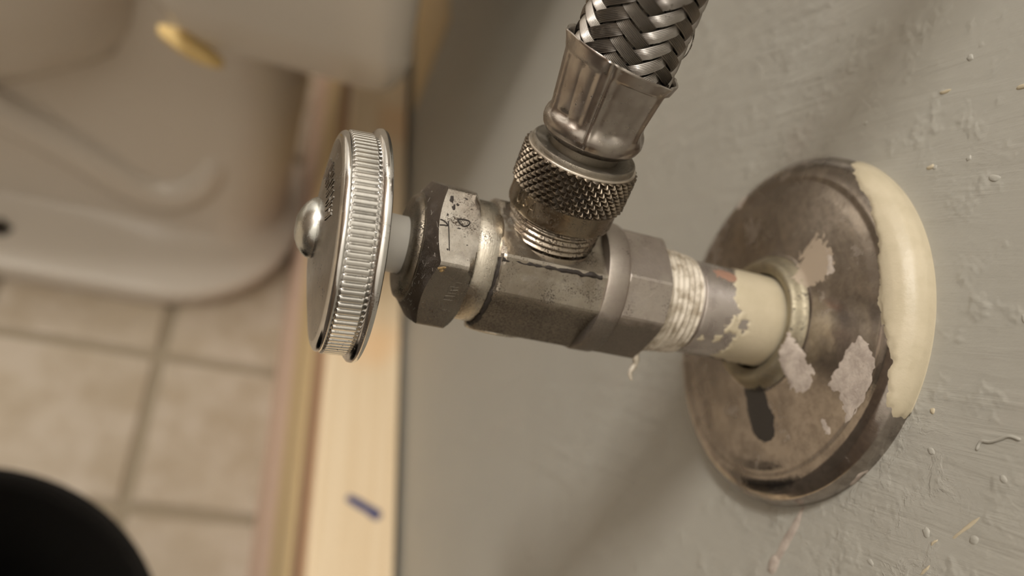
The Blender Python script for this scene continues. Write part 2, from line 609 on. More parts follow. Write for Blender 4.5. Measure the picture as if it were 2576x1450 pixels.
# little drips, flecks and scratches on the painted wall (pieces of the wall)
def blob(y, z, ry, rz, ang, thick, seed, n=14):
    ca, sa = math.cos(ang), math.sin(ang)
    V = [(-thick, y, z)]
    f = []
    for ri, rr, hh in ((0, 0.45, 0.85), (1, 0.8, 0.5), (2, 1.0, -0.25)):
        for j in range(n):
            a = 2 * math.pi * j / n
            k = rr * (1 + 0.5 * noise.noise(Vector((math.cos(a) * 1.3 + seed, math.sin(a) * 1.3, seed * 0.7))))
            u, v_ = ry * k * math.cos(a), rz * k * math.sin(a)
            V.append((-thick * hh, y + ca * u - sa * v_, z + sa * u + ca * v_))
    for j in range(n):
        f.append((0, 1 + j, 1 + (j + 1) % n))
    for ri in (0, 1):
        for j in range(n):
            a, b_ = 1 + ri * n + j, 1 + ri * n + (j + 1) % n
            f.append((a, b_, b_ + n, a + n))
    return np.array(V, float), f


for i, (y, z, ry, rz, an) in enumerate([(-30.0, 21.1, 0.55, 0.42, 0.3), (14.8, 46.9, 1.1, 0.35, -0.9), (4.1, 56.8, 1.1, 0.4, -0.9), (5.2, 38.9, 1.0, 0.4, -0.9)]):
    put('paint_fleck', *blob(y, z, ry, rz, an, 0.22, i * 3.3), MAT['cream'], wall, 60)
for i, (ya, za, yb, zb, wd) in enumerate([(-47.9, 15.4, -46.9, 21.7, 0.32), (-47.2, 11.8, -47.0, 13.4, 0.22), (-50.4, 8.0, -49.7, 10.5, 0.25)]):
    L = math.hypot(yb - ya, zb - za)
    put('paint_scratch', *blob((ya + yb) / 2, (za + zb) / 2, L / 2, wd, math.atan2(zb - za, yb - ya), 0.14, 20 + i * 5.1, 18), MAT['cream'], wall, 60)
put('plaster_streak', *blob(-35.0, -17.5, 7.6, 0.9, math.atan2(12.0, 6.0), 0.22, 41, 22), MAT['plaster'], wall, 60)
put('plaster_streak', *blob(-37.6, -22.6, 2.2, 1.3, math.atan2(12.0, 6.0), 0.4, 45, 22), MAT['plaster'], wall, 60)
rs = random.Random(3)
spots = [(1.2, 44.8), (16.0, 53.0), (-5.0, 46.5), (-31.6, 11.2), (-45.3, 12.0), (-49.3, 19.0), (-45.3, -0.1), (-41.5, 33.5), (-44.0, 27.0)]
spots += [(rs.uniform(-56, 24), rs.uniform(4, 64)) for _ in range(12)]
for i, (y, z) in enumerate(spots):
    if math.hypot(y, z) < 37:
        continue
    s_ = rs.uniform(0.22, 0.5) if i > 8 else rs.uniform(0.4, 0.75)
    put('paint_drip', *blob(y, z, s_ * rs.uniform(1, 1.7), s_, rs.uniform(-1.2, 0.2), 0.2 * s_ + 0.05, 60 + i * 1.7, 12), MAT['wall'], wall, 60)
sq = smooth_line([(-0.05, -38.7, 25.2), (-0.05, -38.0, 26.4), (-0.05, -38.7, 27.6), (-0.05, -39.1, 29.3), (-0.05, -39.4, 30.6), (-0.05, -40.6, 31.8)], 5)
put('paint_drip', *tube(sq, [0.15] + [0.26] * (len(sq) - 2) + [0.12], 8), MAT['wall'], wall, 60)
V, f = box(-1.2, 0.5, 372, 520, -262, -186)
o = put('bare_patch', V, f, MAT['pine_low'], wall, 0)
o['label'] = 'yellowish unpainted strip behind the toilet tank'


# ================================================================== TOILET
toilet = root('toilet', 'pale beige porcelain toilet on the tile floor, blurred behind the valve handle', 'toilet', (-250, 385, -FLOOR))


def rrect(x0, x1, y0, y1, r, z, n=10):
    pts = []
    for (cx, cy, a0) in ((x1 - r, y1 - r, 0), (x0 + r, y1 - r, 90), (x0 + r, y0 + r, 180), (x1 - r, y0 + r, 270)):
        for k in range(n):
            a = rad(a0 + 90 * k / (n - 1))
            pts.append((cx + r * math.cos(a), cy + r * math.sin(a), z))
    return pts


def loft(secs):
    n_ = len(secs[0])
    V = np.array([p for s in secs for p in s], float)
    f = grid_faces(len(secs), n_, True)
    f += [tuple(range(n_)), tuple(range((len(secs) - 1) * n_, len(secs) * n_))]
    return V, f


zf = -FLOOR
CYT = 398.0
foot = [rrect(-560, -53, 291, 505, 95, zf), rrect(-560, -51, 290, 506, 96, zf + 3), rrect(-560, -51, 289, 507, 96, zf + 15.5),
        rrect(-558, -53, 291, 505, 94, zf + 18.2), rrect(-554, -57, 295, 501, 90, zf + 19.4), rrect(-520, -64, 330, 466, 62, zf + 23),
        rrect(-512, -66, 342, 454, 54, zf + 30), rrect(-508, -66, 346, 450, 50, zf + 55)]
put('foot', *loft(foot), MAT['china'], toilet, 50)
ped = [rrect(-500, -66, 345, 451, 50, zf + 50), rrect(-470, -68, 348, 448, 48, zf + 90), rrect(-455, -70, 349, 447, 47, zf + 130),
       rrect(-465, -72, 346, 450, 50, zf + 165), rrect(-490, -75, 338, 458, 52, zf + 190), rrect(-520, -78, 328, 468, 56, zf + 230), rrect(-530, -80, 316, 480, 58, zf + 296)]
put('pedestal', *loft(ped), MAT['china'], toilet, 50)


def ell(cx, cy, rx, ry, z, n=48, sq=2.9):
    pts = []
    for k in range(n):
        a = 2 * math.pi * k / n
        c_, s_ = math.cos(a), math.sin(a)
        pts.append((cx + rx * math.copysign(abs(c_) ** (2 / sq), c_), cy + ry * math.copysign(abs(s_) ** (2 / sq), s_), z))
    return pts


# trapway bulge on the side: an S-shaped swelling
tw = smooth_line([(-420, 362, zf + 150), (-330, 352, zf + 128), (-262, 350, zf + 106), (-215, 350, zf + 84), (-160, 351, zf + 55), (-128, 355, zf + 70), (-118, 366, zf + 110), (-112, 380, zf + 140)], 6)
put('trapway', *tube(tw, [12] + [15] * (len(tw) - 2) + [10], 14), MAT['china'], toilet, 60)
bowl = [ell(-380, CYT, 150, 72, zf + 120), ell(-388, CYT, 190, 94, zf + 150), ell(-394, CYT, 218, 114, zf + 172), ell(-398, CYT, 232, 128, zf + 200),
        ell(-400, CYT, 242, 139, zf + 240), ell(-402, CYT, 247, 145, zf + 285), ell(-402, CYT, 248, 147, zf + 300), ell(-402, CYT, 242, 142, zf + 308), ell(-402, CYT, 190, 92, zf + 308), ell(-400, CYT, 150, 60, zf + 220)]
put('bowl', *loft(bowl), MAT['china'], toilet, 50)
seat = [ell(-395, CYT, 238, 130, zf + 248), ell(-395, CYT, 242, 134, zf + 252), ell(-395, CYT, 242, 134, zf + 258), ell(-395, CYT, 232, 124, zf + 264)]
seat[0] = ell(-372, CYT, 186, 130, zf + 248)
seat = [ell(-424, CYT, 226, 146, zf + 309), ell(-424, CYT, 230, 149, zf + 313), ell(-424, CYT, 230, 149, zf + 321), ell(-424, CYT, 222, 142, zf + 326)]
put('seat_lid', *loft(seat), MAT['china'], toilet, 50)
tank = [rrect(-118, -66, 262, 534, 10, zf + 286), rrect(-128, -52, 232, 564, 12, zf + 287), rrect(-138, -44, 217, 579, 14, zf + 292), rrect(-146, -43, 208, 588, 14, zf + 304),
        rrect(-152, -44, 200.5, 595.5, 14, zf + 317), rrect(-155, -46, 198.5, 597.5, 14, zf + 322), rrect(-168, -52, 194, 602, 16, zf + 360), rrect(-200, -52, 188, 608, 20, zf + 650)]
put('tank', *loft(tank), MAT['china'], toilet, 24)
lid = [rrect(-208, -46, 180, 616, 30, zf + 650), rrect(-211, -43, 177, 619, 31, zf + 656), rrect(-211, -43, 177, 619, 31, zf + 674), rrect(-204, -48, 182, 614, 28, zf + 682)]
put('tank_lid', *loft(lid), MAT['china'], toilet, 50)
V, f = Frame((0, 0, 0), (0, 0, 1), (1, 0, 0), (0, 1, 0)).lathe([(-8, 2), (-6, 6), (-2, 9), (2, 9), (6, 6), (8, 2)], 24)
V = np.stack([V[:, 0] * 1.55 - 133, V[:, 1] * 0.7 + 221, V[:, 2] * 0.5 - V[:, 0] * 0.55 + zf + 286], 1)
o = put('yellow_crescent', V, f, MAT['yellow_crescent'], toilet, 50)  # yellow crescent tucked under the tank's edge
o['label'] = 'yellow crescent showing under the tank'
for bx in (-247, -247):
    by = 319 if bx == -247 and not any(c_.name.startswith('bolt') for c_ in toilet.children) else 477
    put('bolt_recess', *Frame((bx, by, zf + 19.5), (0, 0, 1), (1, 0, 0), (0, 1, 0)).lathe([(-2, 9), (1.2, 9), (2.4, 7.5), (2.6, 3), (7, 2.6), (7.5, 1.5)], 20), MAT['dark_hole'], toilet, 40)

# ================================================================== BLACK BIN
bin_ = root('waste_bin', 'black round plastic waste bin in the lower left corner, out of focus', 'bin', (-168, -5.5, -FLOOR))
BF = Frame((-168, -5.5, -FLOOR), (0, 0, 1), (1, 0, 0), (0, 1, 0))
put('shell', *BF.lathe([(0.5, 54), (0.5, 57), (3, 59), (100, 65), (184, 70.2), (184, 67.8), (100, 62.5), (5, 56), (4, 30)], 72), MAT['black'], bin_, 40)
put('rim', *BF.lathe([(182.5, 70.3), (183, 72), (187, 72.9), (190, 72.2), (190.6, 70.2), (189, 68.4), (183, 68)], 72, cap0=False, cap1=False), MAT['black'], bin_, 50)

# ================================================================== ESCUTCHEON
PROF = np.array([(0, 33), (1.6, 33), (3.2, 32.4), (4.4, 31.2), (5.1, 29.8), (5.3, 28.6), (5.2, 27.6), (5.5, 25.5), (6.2, 18), (6.7, 13.0), (7.4, 12.1), (9.0, 11.6), (9.5, 11.1), (9.4, 10.4), (8.6, 9.0)], float)
PT = np.concatenate([[0], np.cumsum(np.hypot(*np.diff(PROF, axis=0).T))])
_t = np.linspace(0, PT[-1], 160)
_k = np.exp(-0.5 * (np.arange(-5, 6) / 1.5) ** 2)
_k /= _k.sum()


def _sm(col):
    y = np.interp(_t, PT, PROF[:, col])
    return np.convolve(np.pad(y, 5, mode='edge'), _k, 'valid')


PH, PR = _sm(0), _sm(1)
PH[0] = 0.0
esc = root('escutcheon', 'round worn chrome escutcheon on the grey wall, cream paint along its rim', 'escutcheon', (0, 0, 0))
ic = int(np.argmax(PR < 12.9))
fl_ = np.stack([PH, PR], 1)
put('flange', *VF.lathe(fl_[:ic + 1], 160, cap0=True, cap1=False), MAT['escutcheon'], esc, 60)
put('collar', *VF.lathe(fl_[ic:], 160, cap0=False, cap1=False), MAT['collar'], esc, 60)


def esurf(u, v):
    """u = arc length along the profile, v = angle (deg) scaled to mm at r=20"""
    phi = np.radians(v / 0.35)
    hN, rN = np.interp(u, _t, PH), np.interp(u, _t, PR)
    h2, r2 = np.interp(u + 0.05, _t, PH), np.interp(u + 0.05, _t, PR)
    h1, r1 = np.interp(u - 0.05, _t, PH), np.interp(u - 0.05, _t, PR)
    dh, dr = h2 - h1, r2 - r1
    L = np.hypot(dh, dr) + 1e-9
    nh, nr = -dr / L, dh / L
    P = VF.p(hN, phi, rN)
    Nn = VF.p(nh, phi, nr)
    return P, Nn


def epoly(p):
    return [(t, a * 0.35) for t, a in p]


def epatch(name, poly, mat, thick=0.22, rag=0.35, cell=0.3, ragscale=1.0, lump=0.0):
    return put(name, *patch(esurf, epoly(poly), cell, thick, rag, ragscale, clampu=(0.02, PT[-1]), lump=lump), mat, esc, 70)


YEL = [(3.26, 72.0), (4.93, 65.9), (6.05, 60.1), (6.16, 53.0), (7.18, 46.9), (7.69, 40.7), (7.94, 34.5), (8.99, 29.6), (9.14, 23.7), (9.43, 15.4), (8.74, 9.9), (7.32, 3.6), (6.09, 0.3), (5.44, -2.4), (5.62, -5.5), (4.82, -11.0), (4.42, -14.4), (3.44, -16.0), (2.25, -17.5), (0.0, -17.2), (-1.5, -17), (-1.5, 73), (1.0, 74)]
o = epatch('cream_paint', YEL, MAT['cream'], 0.3, 0.45, 0.3, 1.1)
o['label'] = 'thick cream paint along the outer rim'
P1 = [(15.3, -13.8), (14.32, -3.6), (12.18, 3.1), (10.26, 0.1), (8.34, -4.5), (7.69, -9.4), (7.58, -14.8), (7.87, -22.6), (8.45, -26.8), (10.69, -23.7), (12.51, -21.2), (15.37, -22.1)]
P2 = [(27.5, -23.5), (27.0, -1.4), (25.85, -7.9), (23.6, -14.4), (22.37, -15.1), (22.69, -25.8), (19.83, -21.4), (19.0, -34.0), (21.32, -39.7), (24.36, -41.1), (26.28, -29.1)]
P3 = [(25.7, 48.7), (21.75, 66.2), (16.71, 62.1), (16.6, 51.0), (17.18, 41.3), (19.58, 35.4), (23.24, 36.4)]
P4 = [(12.29, -35.5), (12.22, -32.9), (10.19, -33.3), (9.5, -35.2), (11.02, -36.7)]
P5 = [(6.38, 132.0), (5.08, 130.3), (4.8, 126.4), (6.69, 125.7), (7.69, 129.3)]
P6 = [(0.0, -47.7), (1.34, -38.5), (0.4, -37.0), (0.0, -39.7), (0.0, -44.4)]
for p_ in (P1, P2, P4, P5, P6):
    epatch('plaster_residue', p_, MAT['plaster'], 0.12, 0.6, 0.3, 0.9)
epatch('tan_residue', P3, MAT['tan'], 0.05, 1.7, 0.25, 1.1)
epatch('plaster_residue', [(19.2, 36.0), (18.3, 46), (17.0, 52), (16.9, 44), (17.6, 36)], MAT['plaster'], 0.1, 0.6, 0.3, 0.9)

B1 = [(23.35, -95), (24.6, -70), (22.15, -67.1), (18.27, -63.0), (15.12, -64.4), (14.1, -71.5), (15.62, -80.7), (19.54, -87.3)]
epatch('painted_reflection', B1, MAT['dark_tone'], 0.05, 0.5, 0.3, 0.8)  # dark reflection of the pipe, painted as a thin flake on the flange
epatch('plaster_residue', [(24, -24), (22.4, -20), (19.5, -20), (18.2, -29), (19.5, -40), (22, -42), (24, -33)], MAT['plaster'], 0.06, 1.3, 0.25, 1.1)
# ================================================================== STUB PIPE
pipe = root('stub_pipe', 'short chrome supply pipe with cream paint between wall and valve', 'pipe', (0, 0, 0))
put('tube', *VF.lathe([(0.2, 8.45), (24.5, 8.45), (24.9, 8.3), (25.2, 7.6), (25.2, 5.0), (2.0, 5.0)], 96, cap0=False, cap1=False), MAT['pipe'], pipe, 40)
# thread run-out under the tape
sT = np.linspace(24.6, 38.0, 90)
thr = [(s, 8.25 + 0.33 * (0.5 + 0.5 * math.cos(2 * math.pi * s / 1.15)) + 0.02 * (s - 24)) for s in sT]
put('pipe_thread', *VF.lathe([(24.6, 5.2)] + thr + [(38.0, 5.2)], 96, cap0=False, cap1=False), MAT['rear'], pipe, 70)


def psurf(u, v):
    phi = v / 8.45
    return VF.p(u, phi, 8.45), VF.p(0 * u, phi, 1.0)


def ppatch(name, poly, mat, thick=0.15, rag=0.4, holes=()):
    k = rad(1) * 8.45
    return put(name, *patch(psurf, [(s, a * k) for s, a in poly], 0.22, thick, rag, 1.4, [[(s, a * k) for s, a in h_] for h_ in holes]), mat, pipe, 70)


PY = [(16.22, 79.4), (15.0, 100), (4.0, 100), (3.0, 43.3), (3.0, -70), (9.14, -75), (13.08, -76), (18.68, -66), (17.29, -33.9), (17.45, -22.5), (20.17, -19.1), (19.08, -1.6), (17.96, 6.9), (19.3, 19.7), (18.89, 30.4), (19.18, 41.1)]
o = ppatch('cream_paint', PY, MAT['cream'], 0.16, 0.8, [[(18.0, -7.6), (16.6, 1), (15.6, -9.6), (16.3, -17.2)]])
o['label'] = 'ragged cream paint near the escutcheon'
ppatch('cream_paint', [(21.1, -38.6), (21.18, -27.8), (19.96, -24.3), (19.5, -33.3)], MAT['cream'])
ppatch('cream_paint', [(24.38, -41.1), (23.49, -29.5), (22.88, -37.9)], MAT['cream'])
o = ppatch('paint_smear', [(22.45, 59.1), (19.91, 65.7), (17.27, 54.6), (17.93, 45.1), (19.9, 44.2), (22.2, 48.5)], MAT['rust'], 0.05, 0.6)
o['label'] = 'reddish brown smear on top of the pipe'

# ptfe tape wound on the thread: a thing of its own
tape = root('thread_tape', 'white sealing tape wound round the pipe thread, frayed end hanging', 'tape', (-28, 0, 0))
prof = []
for s in np.linspace(25.7, 33.8, 70):
    base = 8.72 + (s - 25.7) * 0.105
    prof.append((s, base + 0.13 * math.sin(2 * math.pi * s / 1.15) + 0.05 * math.sin(2 * math.pi * s / 0.41 + 1)))
prof = [(25.6, 8.6)] + prof


def tape_r(S, P, Rr):
    out = Rr.copy()
    for i in range(S.shape[0]):
        for j in range(0, S.shape[1]):
            out[i, j] += 0.13 * noise.noise(Vector((S[i, j] * 1.6 + 0.35 * P[i, j], math.cos(P[i, j]) * 1.2, math.sin(P[i, j]) * 1.2)))
    return out


put('wrap', *VF.lathe(prof, 96, tape_r, cap0=False, cap1=False), MAT['tape'], tape, 60)
b0 = VF.p(32.4, rad(-74), 9.4)
fr = smooth_line([b0, b0 + np.array([-0.6, -0.7, -0.9]) * 0.8, b0 + np.array([-0.2, -1.9, -1.9]), b0 + np.array([-0.9, -3.2, -3.0]), b0 + np.array([-0.3, -4.3, -3.9])], 5)
put('frayed_end', *tube(fr, [0.55, 0.6, 0.5, 0.62, 0.7, 0.6, 0.5, 0.62, 0.66, 0.6, 0.5, 0.55, 0.6, 0.5, 0.45, 0.4, 0.42, 0.36, 0.3, 0.25, 0.12], 7), MAT['tape'], tape, 60)

# ================================================================== SHUTOFF VALVE
valve = root('shutoff_valve', 'nickel angle stop valve with a round chrome handle, on the wall pipe', 'valve', (0, 0, 0))
OCT = [10, -21, -80, -112, -170, -201, -259, -291]


def polyR(R, verts):
    vs = sorted([(v % 360) for v in verts])

    def g(phi):
        d = np.degrees(phi) % 360
        out = np.zeros_like(d)
        for i in range(len(vs)):
            a0, a1 = vs[i], vs[(i + 1) % len(vs)]
            if a1 <= a0:
                a1 += 360
            for sh in (0, 360):
                dd = d + sh
                m = (dd >= a0) & (dd <= a1)
                mid, half = (a0 + a1) / 2, (a1 - a0) / 2
                val = R * math.cos(rad(half)) / np.cos(np.radians(dd - mid))
                out = np.where(m, val, out)
        return out
    return g


def poly_angles(verts, per=10):
    vs = sorted([(v % 360) for v in verts])
    out = []
    for i in range(len(vs)):
        a0, a1 = vs[i], vs[(i + 1) % len(vs)]
        if a1 <= a0:
            a1 += 360
        d0, d1 = a0 + 1.3, a1 - 1.3
        out += list(np.linspace(d0, d1, per))
    return np.radians(np.array(out))


def prismoid(prof, R, verts, per=10, round_=0.25):
    """polygonal bar along the valve axis, each station clipped by a turned profile (s, rmax)"""
    g = polyR(R, verts)
    ph = poly_angles(verts, per)
    gr = g(ph)
    prof = np.asarray(prof, float)
    V = []
    for s, rm in prof:
        V.append(VF.p(s, ph, np.minimum(gr, rm)))
    n_ = len(ph)
    V = np.concatenate(V)
    f = grid_faces(len(prof), n_, True)
    f += [tuple(range(n_)), tuple(range((len(prof) - 1) * n_, len(prof) * n_))]
    return V, f


def fine(prof, step=0.15):
    out = []
    for (s0, r0), (s1, r1) in zip(prof[:-1], prof[1:]):
        k = max(1, int(math.hypot(s1 - s0, r1 - r0) / step))
        out += [(s0 + (s1 - s0) * i / k, r0 + (r1 - r0) * i / k) for i in range(k)]
    out.append(prof[-1])
    return out


body = put('body', *prismoid(fine([(43.0, 11.2), (62.8, 11.4), (63.6, 10.4)], 0.6), 11.25, OCT, 10), MAT['body'], valve, 10)
# round boss under the body
put('bottom_boss', *Frame(A_ * 58.0 - E_ * 3.2, -W_, A_, E_).lathe([(6, 4.9), (11.15, 4.9), (11.4, 4.6), (11.5, 3.8)], 40), MAT['machined'], body, 40)
put('rear_collar', *VF.lathe([(41.0, 10.2), (41.4, 11.2), (41.8, 11.42), (44.8, 11.45), (45.3, 11.3), (45.6, 10.4)], 96), MAT['rear'], valve, 40)
OCT2 = [16, -20, -78, -111, -168, -201, -258, -291]
put('rear_hex', *prismoid(fine([(32.9, 9.2), (33.0, 10.3), (33.4, 11.3), (40.8, 11.4), (41.3, 11.0)], 0.2), 11.25, OCT2, 10), MAT['rear'], valve, 10)
put('front_collar', *VF.lathe([(62.8, 9.5), (63.3, 10.0), (63.6, 10.05), (67.2, 10.05), (67.5, 9.8), (67.7, 9.2)], 96), MAT['machined'], valve, 40)
HEX = [-6 + 60 * i for i in range(6)]
gh = polyR(12.7, HEX)
ph = poly_angles(HEX, 16)
gr = gh(ph)
sb = np.minimum(75.2, 73.1 + (12.75 - gr) / 1.8)              # where each flat runs out into the turned cone
rows = [VF.p(67.4, ph, np.minimum(gr, 10.4)), VF.p(67.6, ph, np.minimum(gr, 11.3)), VF.p(67.9, ph, np.minimum(gr, 11.7)), VF.p(68.7, ph, np.minimum(gr, 12.65))]
rows += [VF.p(68.7 + (sb - 68.7) * t, ph, gr) for t in np.linspace(0.05, 1, 10)]
n_ = len(ph)
nut = put('packing_nut', np.concatenate(rows), grid_faces(len(rows), n_, True) + [tuple(range(n_))], MAT['nut'], valve, 22)
rows = [VF.p(sb + (75.6 - sb) * t, ph, gr + (9.05 - gr) * t) for t in np.linspace(0, 1, 10)]
o = put('nut_cone', np.concatenate(rows), grid_faces(len(rows), n_, True), MAT['nut_cone'], nut, 40)
o['label'] = 'dark dusty turned cone of the nut'
put('nut_shoulder', *VF.lathe([(75.3, 9.0), (75.65, 9.05), (75.8, 8.7), (76.0, 8.65), (76.5, 8.35), (76.8, 7.7), (76.9, 6.6), (76.9, 4.6)], 80), MAT['shoulder'], nut, 40)
put('stem', *VF.lathe([(70, 4.7), (83.8, 4.7), (84.2, 4.3)], 64), MAT['white_plastic'], valve, 40)


# stamped marks on the flats of the packing nut
def flat_pt(phi0, s, t, d=0.02):
    """point on the flat whose normal is at phi0 (deg): s along the axis, t up the flat"""
    a_ = rad(phi0)
    nrm = math.cos(a_) * E_ + math.sin(a_) * W_
    tan = -math.sin(a_) * E_ + math.cos(a_) * W_
    return A_ * s + nrm * (12.7 * math.cos(rad(30)) + d) + tan * t


def strokes(lines, r, mapper, sm=5):
    parts = []
    for ln in lines:
        pts = [mapper(*p) for p in ln]
        parts.append(tube(smooth_line(pts, sm) if len(pts) > 2 else np.array(pts), r, 6))
    return joinm(parts)


m24 = lambda s, t: flat_pt(24, s, t)
put('stamped_letter', *strokes([[(74.0, 0.61), (73.61, 0.57), (73.11, 0.34), (72.75, -0.12), (73.35, -0.19), (74.0, -0.32)]], 0.11, m24), MAT['groove'], nut, 60)
put('stamped_letter', *strokes([[(71.28, 1.26), (70.32, 1.46), (69.54, 1.43), (69.32, 1.10), (69.66, 0.59), (70.18, 0.36), (70.73, 0.58), (71.05, 0.91), (71.28, 1.26)]], 0.12, m24), MAT['groove'], nut, 60)
put('stamped_letter', *strokes([[(72.71, 0.57), (72.4, -1.62), (72.11, -4.13)]], 0.09, m24), MAT['groove'], nut, 60)


def spot(phi0, s0, t0, rs_, rt_, seed, n=16, thick=0.03):
    V = [flat_pt(phi0, s0, t0, thick)]
    for rr, hh in ((0.6, thick), (1.0, -0.02)):
        for j in range(n):
            a = 2 * math.pi * j / n
            k = rr * (1 + 0.75 * noise.noise(Vector((math.cos(a) * 1.6 + seed, math.sin(a) * 1.6, seed))))
            V.append(flat_pt(phi0, s0 + rs_ * k * math.cos(a), t0 + rt_ * k * math.sin(a), hh))
    f = [(0, 1 + j, 1 + (j + 1) % n) for j in range(n)]
    f += [(1 + j, 1 + (j + 1) % n, 1 + n + (j + 1) % n, 1 + n + j) for j in range(n)]
    return np.array(V), f


for (s_, t_, a_, b_) in ((70.9, -0.15, 0.34, 0.17), (72.5, 4.3, 0.45, 0.75), (72.1, 3.1, 0.3, 0.6), (71.5, 3.7, 0.25, 0.3), (70.2, 5.0, 0.3, 0.18), (72.9, 1.7, 0.2, 0.22), (69.4, -2.6, 0.16, 0.14), (72.4, -4.0, 0.15, 0.2)):
    put('grime_spot', *spot(24, s_, t_, a_, b_, s_ * 3 + t_), MAT['groove'], nut, 60)
mm = lambda s, t: flat_pt(-36, s, t, -0.02)
put('stamped_letter', *strokes([[(72.05, 3.33), (71.87, 1.28)], [(70.53, 2.5), (70.43, 1.02)], [(69.74, 3.32), (68.9, 3.32)], [(69.74, 3.3), (69.5, 2.5)], [(69.2, 3.3), (69.0, 2.6)], [(70.5, 2.3), (69.0, 2.4)], [(70.14, 1.6), (68.98, 1.9)], [(70.4, 1.0), (69.1, 1.1)],
                                [(69.9, 2.2), (69.8, 1.1)], [(70.6, 0.35), (69.13, 0.6)], [(70.64, -0.42), (69.21, -0.31)], [(70.5, 0.3), (70.6, -0.3)], [(69.3, 0.6), (68.9, -0.2)], [(71.89, -2.92), (71.72, -2.23)], [(71.5, -3.0), (71.4, -2.2)], [(70.17, -2.49), (68.78, -2.52)], [(69.6, -2.2), (69.5, -2.8)]], 0.07, mm), MAT['nut'], nut, 60)
put('dirt_clot', *strokes([[(73.3, 5.2), (72.9, 5.4), (72.5, 5.6), (72.2, 5.6)], [(72.9, 5.0), (72.6, 4.9), (72.4, 5.2)]], 0.34, lambda s, t: flat_pt(-36, s, t, -0.22)), plain('amber_gunk', (0.30, 0.20, 0.085), 0.6), nut, 60)

# lint stuck to the grimy cone
hairs = []
rl = random.Random(5)
for _ in range(46):
    a0, s0 = rad(rl.uniform(-75, 100)), rl.uniform(73.6, 75.6)
    L_ = rl.uniform(0.4, 1.5)
    da, ds, lift = rl.uniform(-0.09, 0.09) * L_, rl.uniform(-0.25, 0.25), rl.uniform(0.1, 0.5)
    r0 = 11.1 - (s0 - 74.1) * 1.36 + 0.05
    hairs.append(tube(smooth_line([VF.p(s0 + ds * t, a0 + da * t, r0 - ds * t * 1.36 + lift * t * (1.2 - t)) for t in (0.0, 0.35, 0.7, 1.0)], 3), 0.016, 4))
o = put('lint', *joinm(hairs), plain('pale_lint', (0.42, 0.38, 0.33), 0.8), nut, 60)
o['kind'] = 'stuff'

# outlet
th = rad(60)
O_ = math.cos(th) * E_ + math.sin(th) * W_ + 0.035 * A_
O_ /= np.linalg.norm(O_)
F1 = np.cross(O_, A_)
F1 /= np.linalg.norm(F1)
if F1 @ E_ < 0:
    F1 = -F1
F2 = np.cross(F1, O_)
if F2[0] < 0:
    F2 = -F2
PO = A_ * 54.0
OF = Frame(PO, O_, F1, F2)
boss = [(5.0, 8.1), (7.9, 8.1), (8.15, 8.0), (8.3, 7.3), (8.5, 7.3)]
for k in np.linspace(8.6, 13.2, 56):
    boss.append((k, 7.45 + 0.34 * (0.5 + 0.5 * math.cos(2 * math.pi * k / 0.95))))
boss += [(13.4, 6.0)]
put('outlet_thread', *OF.lathe(boss, 96), MAT['thread'], valve, 50)
# spot-faced seat the outlet rises from
pv = []
for kk, ins in ((2.0, 0.0), (6.85, 0.0), (7.15, 0.25)):
    for (x_, y_) in ((1, 1), (-1, 1), (-1, -1), (1, -1)):
        for a_ in (0, 30, 60, 90):
            c_, s_ = math.cos(rad(a_)), math.sin(rad(a_))
            if x_ * y_ < 0:
                c_, s_ = s_, c_
            hx, hy = 8.45 - ins, 8.9 - ins
            pv.append(A_ * 54.5 + O_ * kk + F1 * x_ * (hx - 0.5 + 0.5 * c_) + F2 * y_ * (hy - 0.5 + 0.5 * s_))
pf = grid_faces(3, 16, True) + [tuple(range(16)), tuple(range(32, 48))]
put('outlet_seat', np.array(pv), pf, MAT['body'], body, 25)

# dark bead under the edge of the seat, oily dirt round the front collar
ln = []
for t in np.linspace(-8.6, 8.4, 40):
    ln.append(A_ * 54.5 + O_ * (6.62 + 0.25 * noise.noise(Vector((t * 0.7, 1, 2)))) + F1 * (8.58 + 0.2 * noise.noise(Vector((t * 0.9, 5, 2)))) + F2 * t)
put('dark_seam', *tube(ln, [0.42 + 0.22 * noise.noise(Vector((i * 0.33, 0, 0))) for i in range(40)], 7), MAT['groove'], body, 60)
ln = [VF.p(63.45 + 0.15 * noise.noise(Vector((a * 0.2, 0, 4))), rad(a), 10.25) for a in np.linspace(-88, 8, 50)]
put('dark_seam', *tube(ln, [0.36 + 0.25 * noise.noise(Vector((i * 0.3, 3, 0))) for i in range(50)], 7), MAT['groove'], body, 60)

# handle
HN = A_ - 0.07 * W_
HN /= np.linalg.norm(HN)
HW = W_ + 0.07 * A_
HW /= np.linalg.norm(HW)
HF = Frame(A_ * 82.4 - W_ * 1.35, HN, E_, HW)


def knob_r(S, P, Rr):
    """knurled band with one hundred serrations, smooth rims"""
    band = (S > 1.75) & (S < 5.35)
    edge = np.clip((S - 1.75) / 0.14, 0, 1) * np.clip((5.35 - S) / 0.14, 0, 1)
    fr_ = np.abs((P * 100 / (2 * math.pi)) % 1 - 0.5) * 2            # 1 on the rib's crest, 0 in the groove
    ser = np.clip(fr_ / 0.42, 0, 1) * (1 - 0.35 * (1 - fr_) ** 2)
    return Rr + np.where(band, 0.36 * ser * edge, 0)


